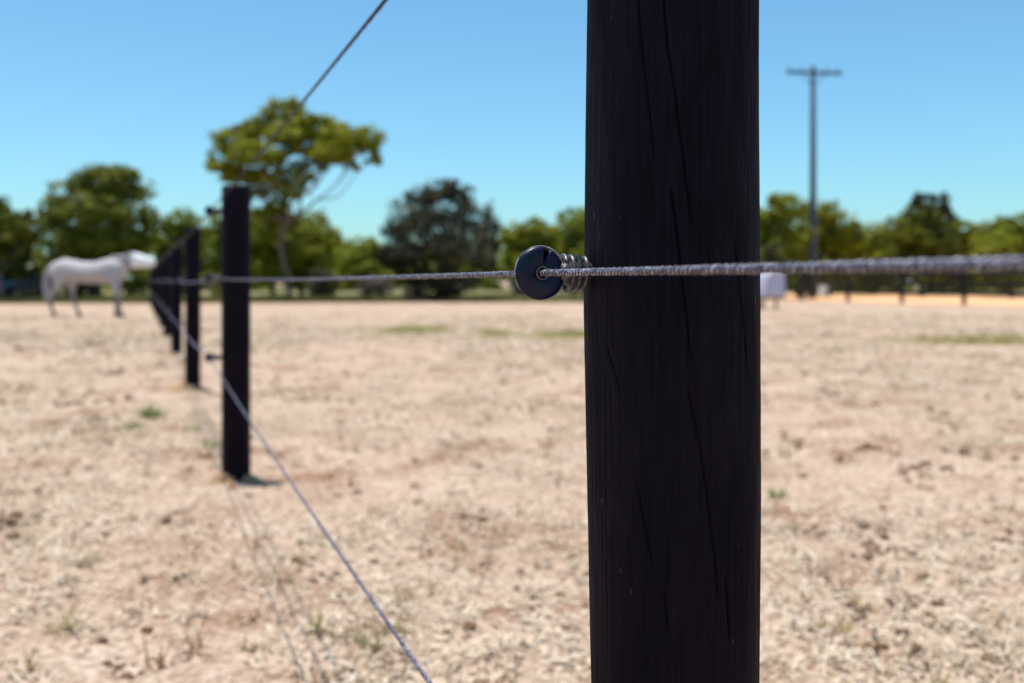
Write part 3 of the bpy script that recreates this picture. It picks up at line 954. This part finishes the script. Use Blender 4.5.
# extra peaks of the twin peaked dark tree are narrow conifer like spires
sp = [(921, 204, 11, 12, 0), (940, 204, 10, 10, 0), (921, 222, 14, 14, 0), (944, 220, 12, 14, 0)]
tree('spire_tree', 'blue green spire topped tree rising behind the dark right hand tree', 'tree', (at(930, 290, 63).x, 63), px_clumps(sp, 63), 4200, 0.2, M['leaf_dark'], 0.15, M['dark_bark'], fork=2.0, tint=0.4)

# dry shrubs at the edge of the paddock
dry = [(26, 64, 222, 296, 49, 'deep', 'narrow dark green shrub between the two left hand trees'),
       (50, 112, 256, 304, 46.5, 'dark', 'dark understory shrub behind the back of the grey horse'), (104, 162, 258, 304, 47.5, 'deep', 'dark understory shrub behind the head of the grey horse'), (-20, 24, 262, 304, 43.8, 'dark', 'dark shrub behind the parked car'),
       (352, 400, 276, 304, 47, 'dry', 'pale dry shrub left of the dark bush'), (505, 545, 272, 303, 46, 'dry', 'pale dry shrub under the insulator disc'),
       (545, 610, 262, 302, 49, 'dry', 'brown dry shrub beside the left edge of the near post'), (300, 345, 270, 303, 46, 'dark', 'dark low shrub right of the gum tree trunk'),
       (756, 800, 240, 300, 47, 'dark', 'dark shrub behind the white horse by the near post'), (792, 816, 262, 302, 45.5, 'dark', 'dark low shrub at the foot of the utility pole'),
       (150, 210, 268, 303, 45, 'dark', 'dark low shrub behind the far end of the fence'), (20, 60, 262, 303, 43.5, 'deep', 'dark shrub behind the rump of the grey horse'),
       (205, 250, 272, 303, 47, 'deep', 'low green shrub behind the foot of the gum tree'), (400, 430, 286, 303, 44.5, 'dry', 'small pale shrub at the left foot of the dark bush')]
for k, (u0, u1, top, bot, y, lf, lab) in enumerate(dry):
    cl = generic(u0, u1, top, bot, y, 8, 90 + k)
    tree('shrub', lab, 'shrub', (at((u0 + u1) / 2, 290, y).x, y), cl, 3200, 0.13, M['leaf_' + lf], 0.05, M['dark_bark'], fork=0.25, tint=0.5, group='shrubs at the paddock edge', stems=2)

# far woodland that reads as one mass
cl = []
for row, y0 in ((0, 92), (1, 106)):
    for x in np.arange(-95, 100, 2.4):
        y = y0 + rng.normal(0, 3)
        h = 3.6 + 2.4 * fbm(np.array([x * 0.13 + row * 7]), np.array([4.0]), 2)[0]
        for zq in (0.5, 1.5, 2.6, h - 0.6):
            cl.append(((x + rng.normal(0, 0.8), y + rng.normal(0, 1.5), zq), (2.0, 1.8, 1.1)))
V, Q, tn = leaf_cloud(cl, 170000, 0.42, 0.0, 0.45)
o = np_mesh('far_woodland', V, Q, M['leaf_olive'], tint=tn)
tag(o, 'continuous green woodland far beyond the paddock trees', 'woodland', kind='stuff')

# ------------------------------------------------------------------ utility pole
PY = 50.0
pp = at(813, 290, PY)
root = empty('utility_pole', (pp.x, PY, 0))
tag(root, 'tall utility pole with a single crossarm against the sky', 'utility pole')
ptop = at(813, 66, PY).z
arm_z = at(813, 73.5, PY).z
tube('shaft', [(0, 0, -0.5), (0, 0, 2), (0, 0, 6), (0, 0, ptop)], [0.19, 0.18, 0.155, 0.125], M['pole'], root, 16)
rot = Matrix.Rotation(R(1.6), 4, 'Y')
from_bm('crossarm', box_bm(0, -0.17, arm_z, 2.75, 0.12, 0.15, 0.01, rot), M['pole'], root)
for s in (-1, 1):
    tube('brace', [(s * 0.62, -0.20, arm_z - 0.06), (s * 0.12, -0.16, arm_z - 0.62)], 0.022, M['galv'], root, 6)
for xo in (-1.22, -0.6, 0.6, 1.22):
    zz = arm_z + 0.075 - xo * math.tan(R(1.6))
    tube('pin_insulator', [(xo, -0.17, zz - 0.02), (xo, -0.17, zz + 0.04), (xo, -0.17, zz + 0.06), (xo, -0.17, zz + 0.11), (xo, -0.17, zz + 0.13), (xo, -0.17, zz + 0.17)], [0.015, 0.015, 0.055, 0.05, 0.03, 0.03], M['porcelain'], root, 10)

# ------------------------------------------------------------------ rail fence on the right
A = Vector((14.1, 42.0, 0)); Bv = Vector((16.5, 36.5, 0))
rd = (Bv - A) / 2
root = empty('rail_fence', A, math.atan2(rd.y, rd.x))
tag(root, 'dark post and rail fence in front of the orange sand arena', 'fence')
L = rd.length
first, last = -1, 5
for k in range(first, last + 1):
    from_bm('post', box_bm(k * L, 0, 0.50, 0.13, 0.13, 1.60, 0.012), M['rail'], root)
for k in range(first, last):
    for hz in (0.42, 0.78, 1.14):
        from_bm('rail', box_bm((k + 0.5) * L, -0.09, hz, L - 0.01, 0.045, 0.165, 0.006, Matrix.Rotation(R(random.uniform(-0.3, 0.3)), 4, 'Y')), M['rail'], root)
# bucket hung on the end post
bpz = A - rd * 0.46
bu = empty('bucket', bpz + Vector((-0.16, -0.22, 0.26)))
tag(bu, 'white plastic bucket hung on the dark rail fence right of the utility pole', 'bucket')
tube('pail', [(0, 0, 0.0), (0, 0, 0.005), (0, 0, 0.40), (0, 0, 0.42), (0, 0, 0.415), (0, 0, 0.02)], [0.145, 0.15, 0.20, 0.215, 0.195, 0.14], M['bucket'], bu, 24)
tube('handle', [(0.20 * math.cos(a), 0.0, 0.41 + 0.26 * math.sin(a)) for a in np.linspace(0, math.pi, 17)], 0.007, M['galv'], bu, 6)

# ------------------------------------------------------------------ horses
def blob_mesh(spheres, voxel=0.022, smooth=6):
    bm = bmesh.new()
    for (x, y, z, a, b, c) in spheres:
        m = Matrix.Translation((x, y, z)) @ Matrix.Diagonal((a, b, c, 1))
        bmesh.ops.create_icosphere(bm, subdivisions=2, radius=1.0, matrix=m)
    me = bpy.data.meshes.new('tmp'); bm.to_mesh(me); bm.free()
    ob = bpy.data.objects.new('tmp', me); C.objects.link(ob)
    r = ob.modifiers.new('r', 'REMESH'); r.mode = 'VOXEL'; r.voxel_size = voxel; r.use_smooth_shade = True
    s = ob.modifiers.new('s', 'SMOOTH'); s.factor = 0.5; s.iterations = smooth
    dg = bpy.context.evaluated_depsgraph_get()
    out = bpy.data.meshes.new_from_object(ob.evaluated_get(dg))
    bpy.data.objects.remove(ob); bpy.data.meshes.remove(me)
    return out

def chain(pts, n=7):
    """pts: (x,y,z,ry,rz) -> spheres"""
    out = []
    for p, q in zip(pts[:-1], pts[1:]):
        for t in np.linspace(0, 1, n):
            v = [p[i] + (q[i] - p[i]) * t for i in range(5)]
            out.append((v[0], v[1], v[2], (v[3] + v[4]) / 2, v[3], v[4]))
    return out

trunk_c = chain([(-.80, 0, 1.13, .21, .22), (-.58, 0, 1.15, .29, .28), (-.2, 0, 1.09, .29, .265), (.15, 0, 1.07, .29, .275), (.5, 0, 1.13, .25, .31), (.74, 0, 1.14, .20, .26)])
neck_c = chain([(.66, 0, 1.21, .15, .24), (.88, 0, 1.28, .12, .20), (1.06, -.02, 1.34, .10, .17), (1.17, -.03, 1.37, .09, .145)])
head_c = chain([(1.15, -.03, 1.38, .09, .14), (1.26, -.05, 1.36, .095, .155), (1.42, -.08, 1.34, .08, .13), (1.54, -.11, 1.33, .065, .105), (1.60, -.12, 1.33, .06, .10)])
ears = chain([(1.13, .03, 1.49, .03, .04), (1.08, .045, 1.56, .015, .02)], 4) + chain([(1.13, -.09, 1.49, .03, .04), (1.08, -.105, 1.56, .015, .02)], 4)
legs = (chain([(-.70, -.13, 1.03, .15, .22), (-.68, -.15, .82, .11, .15), (-.80, -.15, .64, .075, .085), (-.88, -.15, .50, .055, .065), (-.86, -.15, .30, .04, .045), (-.84, -.15, .15, .045, .05), (-.80, -.15, .07, .05, .05)]) +
        chain([(-.66, .13, 1.03, .15, .22), (-.52, .15, .82, .11, .15), (-.50, .15, .64, .075, .085), (-.50, .15, .50, .055, .065), (-.42, .15, .30, .04, .045), (-.37, .15, .15, .045, .05), (-.33, .15, .07, .05, .05)]) +
        chain([(.62, -.13, 1.02, .11, .18), (.68, -.15, .80, .085, .11), (.76, -.15, .62, .065, .07), (.80, -.15, .47, .058, .06), (.81, -.15, .30, .04, .042), (.83, -.15, .14, .045, .048), (.86, -.15, .07, .05, .05)]) +
        chain([(.62, .13, 1.02, .11, .18), (.62, .15, .80, .085, .11), (.62, .15, .62, .065, .07), (.63, .15, .47, .058, .06), (.60, .15, .30, .04, .042), (.58, .15, .14, .045, .048), (.60, .15, .07, .05, .05)]))
body_me = blob_mesh(trunk_c + neck_c + head_c + ears + legs)
tail_me = blob_mesh(chain([(-.98, 0, 1.20, .045, .05), (-1.06, 0, 1.05, .055, .09), (-1.07, -.01, .75, .07, .12), (-1.04, -.02, .45, .05, .10), (-1.02, -.02, .28, .02, .05)], 9), 0.018, 4)
mane_me = blob_mesh(chain([(.55, -.02, 1.44, .03, .05), (.80, -.06, 1.44, .05, .07), (1.00, -.07, 1.45, .05, .07), (1.12, -.06, 1.47, .04, .05)], 8), 0.018, 3)
g_ = lambda s, f: [(x, y, z, a * f, b * f, c * f) for (x, y, z, a, b, c) in s]
mask_me = blob_mesh(g_(head_c, 1.12) + g_(ears, 1.25) + g_(neck_c[-5:], 1.13), 0.02, 4)
hoof_bm = bmesh.new(); bmesh.ops.create_cone(hoof_bm, cap_ends=True, segments=16, radius1=0.068, radius2=0.054, depth=0.085)
hoof_me = bpy.data.meshes.new('hoof'); hoof_bm.to_mesh(hoof_me); hoof_bm.free()
hoof_me.materials.append(M['hoof']); tail_me.materials.append(M['hair']); mane_me.materials.append(M['hair']); mask_me.materials.append(M['mask'])
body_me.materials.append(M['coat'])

def child(name, me, parent, loc=(0, 0, 0)):
    o = bpy.data.objects.new(name, me); C.objects.link(o); o.parent = parent; o.location = loc
    return o
def horse(loc, rz, label, mask, me_body, scale=1.0):
    root = empty('horse', loc, rz); root.scale = (scale,) * 3
    tag(root, label, 'horse')
    child('body', me_body, root); child('tail', tail_me, root); child('mane', mane_me, root)
    for p in ((-.79, -.15), (-.32, .15), (.87, -.15), (.61, .15)):
        child('hoof', hoof_me, root, (p[0], p[1], 0.042))
    if mask:
        child('fly_mask', mask_me, root)
        a = np.linspace(0, 2 * math.pi, 25)
        tube('strap', [(1.02 - 0.08 * math.sin(t), -.015 + 0.118 * math.cos(t), 1.325 + 0.20 * math.sin(t)) for t in a], 0.018, M['strap'], root, 6)
    return root
HY = 24.2
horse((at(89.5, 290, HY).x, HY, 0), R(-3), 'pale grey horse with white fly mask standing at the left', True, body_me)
body2 = body_me.copy(); body2.materials.clear(); body2.materials.append(M['bay'])
HY2 = 31.2
h2 = horse((at(767, 290, HY2).x, HY2 + 0.4, 0), R(96), 'horse in a pale lavender rug seen from behind, half hidden by the near post', False, body2, 0.88)
RV, RF = [], []
st = [(-1.22, .31, 1.25), (-1.17, .35, 1.40), (-.85, .36, 1.47), (-.4, .365, 1.46), (.1, .36, 1.42), (.5, .34, 1.50), (.78, .28, 1.50)]
sec = [(-1.0, 0.0), (-1.03, .35), (-1.0, .68), (-.82, .88), (-.45, .985), (0, 1.0), (.45, .985), (.82, .88), (1.0, .68), (1.03, .35), (1.0, 0.0)]
for i_, (x, w, zt) in enumerate(st):
    for (a, b) in sec:
        RV.append((x + 0.02 * math.sin(9 * b + 3 * a), a * w, .44 + 0.03 * math.sin(i_ * 2 + a) + b * (zt - .44)))
n_ = len(sec)
for i_ in range(len(st) - 1):
    for k in range(n_ - 1):
        RF.append((i_ * n_ + k, i_ * n_ + k + 1, (i_ + 1) * n_ + k + 1, (i_ + 1) * n_ + k))
RF.append(tuple(range(n_)))
rug = mesh_obj('rug', RV, RF, M['rug'], h2, True)
sb = rug.modifiers.new('soft', 'SUBSURF'); sb.levels = 2; sb.render_levels = 2
so = rug.modifiers.new('thickness', 'SOLIDIFY'); so.thickness = 0.012

# ------------------------------------------------------------------ car parked in the shade at the left edge
CY = 42.0
cp = at(15, 290, CY)
root = empty('parked_car', (cp.x, CY, 0), R(83))
tag(root, 'dark blue car parked in tree shade at the left edge', 'car')
def loft(name, sections, m, parent, smooth=True):
    """sections: (x, half width bottom, half width mid, half width top, z bottom, z mid, z top)"""
    V, Fc = [], []
    for (x, wb, wm, wt, zb, zm, zt) in sections:
        ring = [(-wb, zb), (-wm, zb + 0.12), (-wm, zm), (-wt, zt - 0.03), (-wt + 0.07, zt), (wt - 0.07, zt), (wt, zt - 0.03), (wm, zm), (wm, zb + 0.12), (wb, zb)]
        V += [(x, a, b) for a, b in ring]
    k = 10
    for i in range(len(sections) - 1):
        for j in range(k):
            Fc.append((i * k + j, i * k + (j + 1) % k, (i + 1) * k + (j + 1) % k, (i + 1) * k + j))
    Fc.append(tuple(range(k))[::-1]); Fc.append(tuple((len(sections) - 1) * k + j for j in range(k)))
    return mesh_obj(name, V, Fc, m, parent, smooth)
body = loft('body', [(-2.05, .66, .74, .70, .32, .62, .86), (-1.95, .74, .83, .78, .24, .66, .95), (-1.2, .78, .88, .82, .22, .70, .98), (.4, .78, .88, .82, .22, .70, .98), (1.3, .78, .86, .78, .22, .68, .92), (1.95, .72, .80, .70, .24, .6, .80), (2.08, .6, .68, .6, .34, .55, .70)], M['car'], root, False)
loft('roof', [(-1.98, .60, .70, .62, .90, 1.0, 1.06), (-1.72, .62, .70, .60, .90, 1.1, 1.42), (-1.4, .62, .70, .58, .90, 1.1, 1.47), (-.2, .62, .70, .58, .90, 1.1, 1.46), (.30, .62, .70, .60, .90, 1.1, 1.36), (.95, .62, .70, .66, .90, .93, .97)], M['car'], root, False)
def quad(name, pts, m, parent, t=0.012):
    p = [Vector(q) for q in pts]
    n = (p[1] - p[0]).cross(p[2] - p[0]).normalized() * t
    V = [q + n for q in p] + [q - n for q in p]
    k = len(p)
    return mesh_obj(name, V, [tuple(range(k)), tuple(range(2 * k - 1, k - 1, -1))] + [(i, i + k, (i + 1) % k + k, (i + 1) % k) for i in range(k)], m, parent)
quad('rear_window', [(-1.96, -.56, 1.10), (-1.96, .56, 1.10), (-1.76, .50, 1.39), (-1.76, -.50, 1.39)], M['glass'], root)
quad('windscreen', [(.88, -.60, 1.02), (.88, .60, 1.02), (.38, .52, 1.34), (.38, -.52, 1.34)], M['glass'], root)
for s in (-1, 1):
    quad('side_window', [(-1.55, s * .695, 1.06), (-.45, s * .695, 1.06), (-.45, s * .60, 1.40), (-1.40, s * .60, 1.40)], M['glass'], root)
    quad('side_window', [(-.38, s * .695, 1.06), (.62, s * .695, 1.06), (.22, s * .61, 1.36), (-.38, s * .60, 1.40)], M['glass'], root)
    from_bm('tail_lamp', box_bm(-2.03, s * .60, .80, .10, .20, .16, .015), M['tail_lamp'], root)
    from_bm('headlight', box_bm(2.03, s * .52, .62, .12, .26, .12, .02), M['chrome'], root)
    from_bm('mirror', box_bm(.55, s * .95, 1.02, .10, .16, .11, .03), M['car'], root)
    for x in (-1.28, 1.30):
        bm = bmesh.new(); bmesh.ops.create_cone(bm, cap_ends=True, segments=28, radius1=.31, radius2=.31, depth=.20, matrix=Matrix.Translation((x, s * .80, .31)) @ Matrix.Rotation(R(90), 4, 'X'))
        w = from_bm('wheel', bm, M['tyre'], root)
        bm = bmesh.new(); bmesh.ops.create_cone(bm, cap_ends=True, segments=20, radius1=.20, radius2=.17, depth=.05, matrix=Matrix.Translation((x, s * .905, .31)) @ Matrix.Rotation(R(90) * s, 4, 'X'))
        from_bm('rim', bm, M['rim'], w)
from_bm('bumper', box_bm(-2.04, 0, .42, .16, 1.40, .16, .04), M['car'], root)
from_bm('number_plate', box_bm(-2.125, 0, .60, .02, .37, .11), M['bucket'], root)
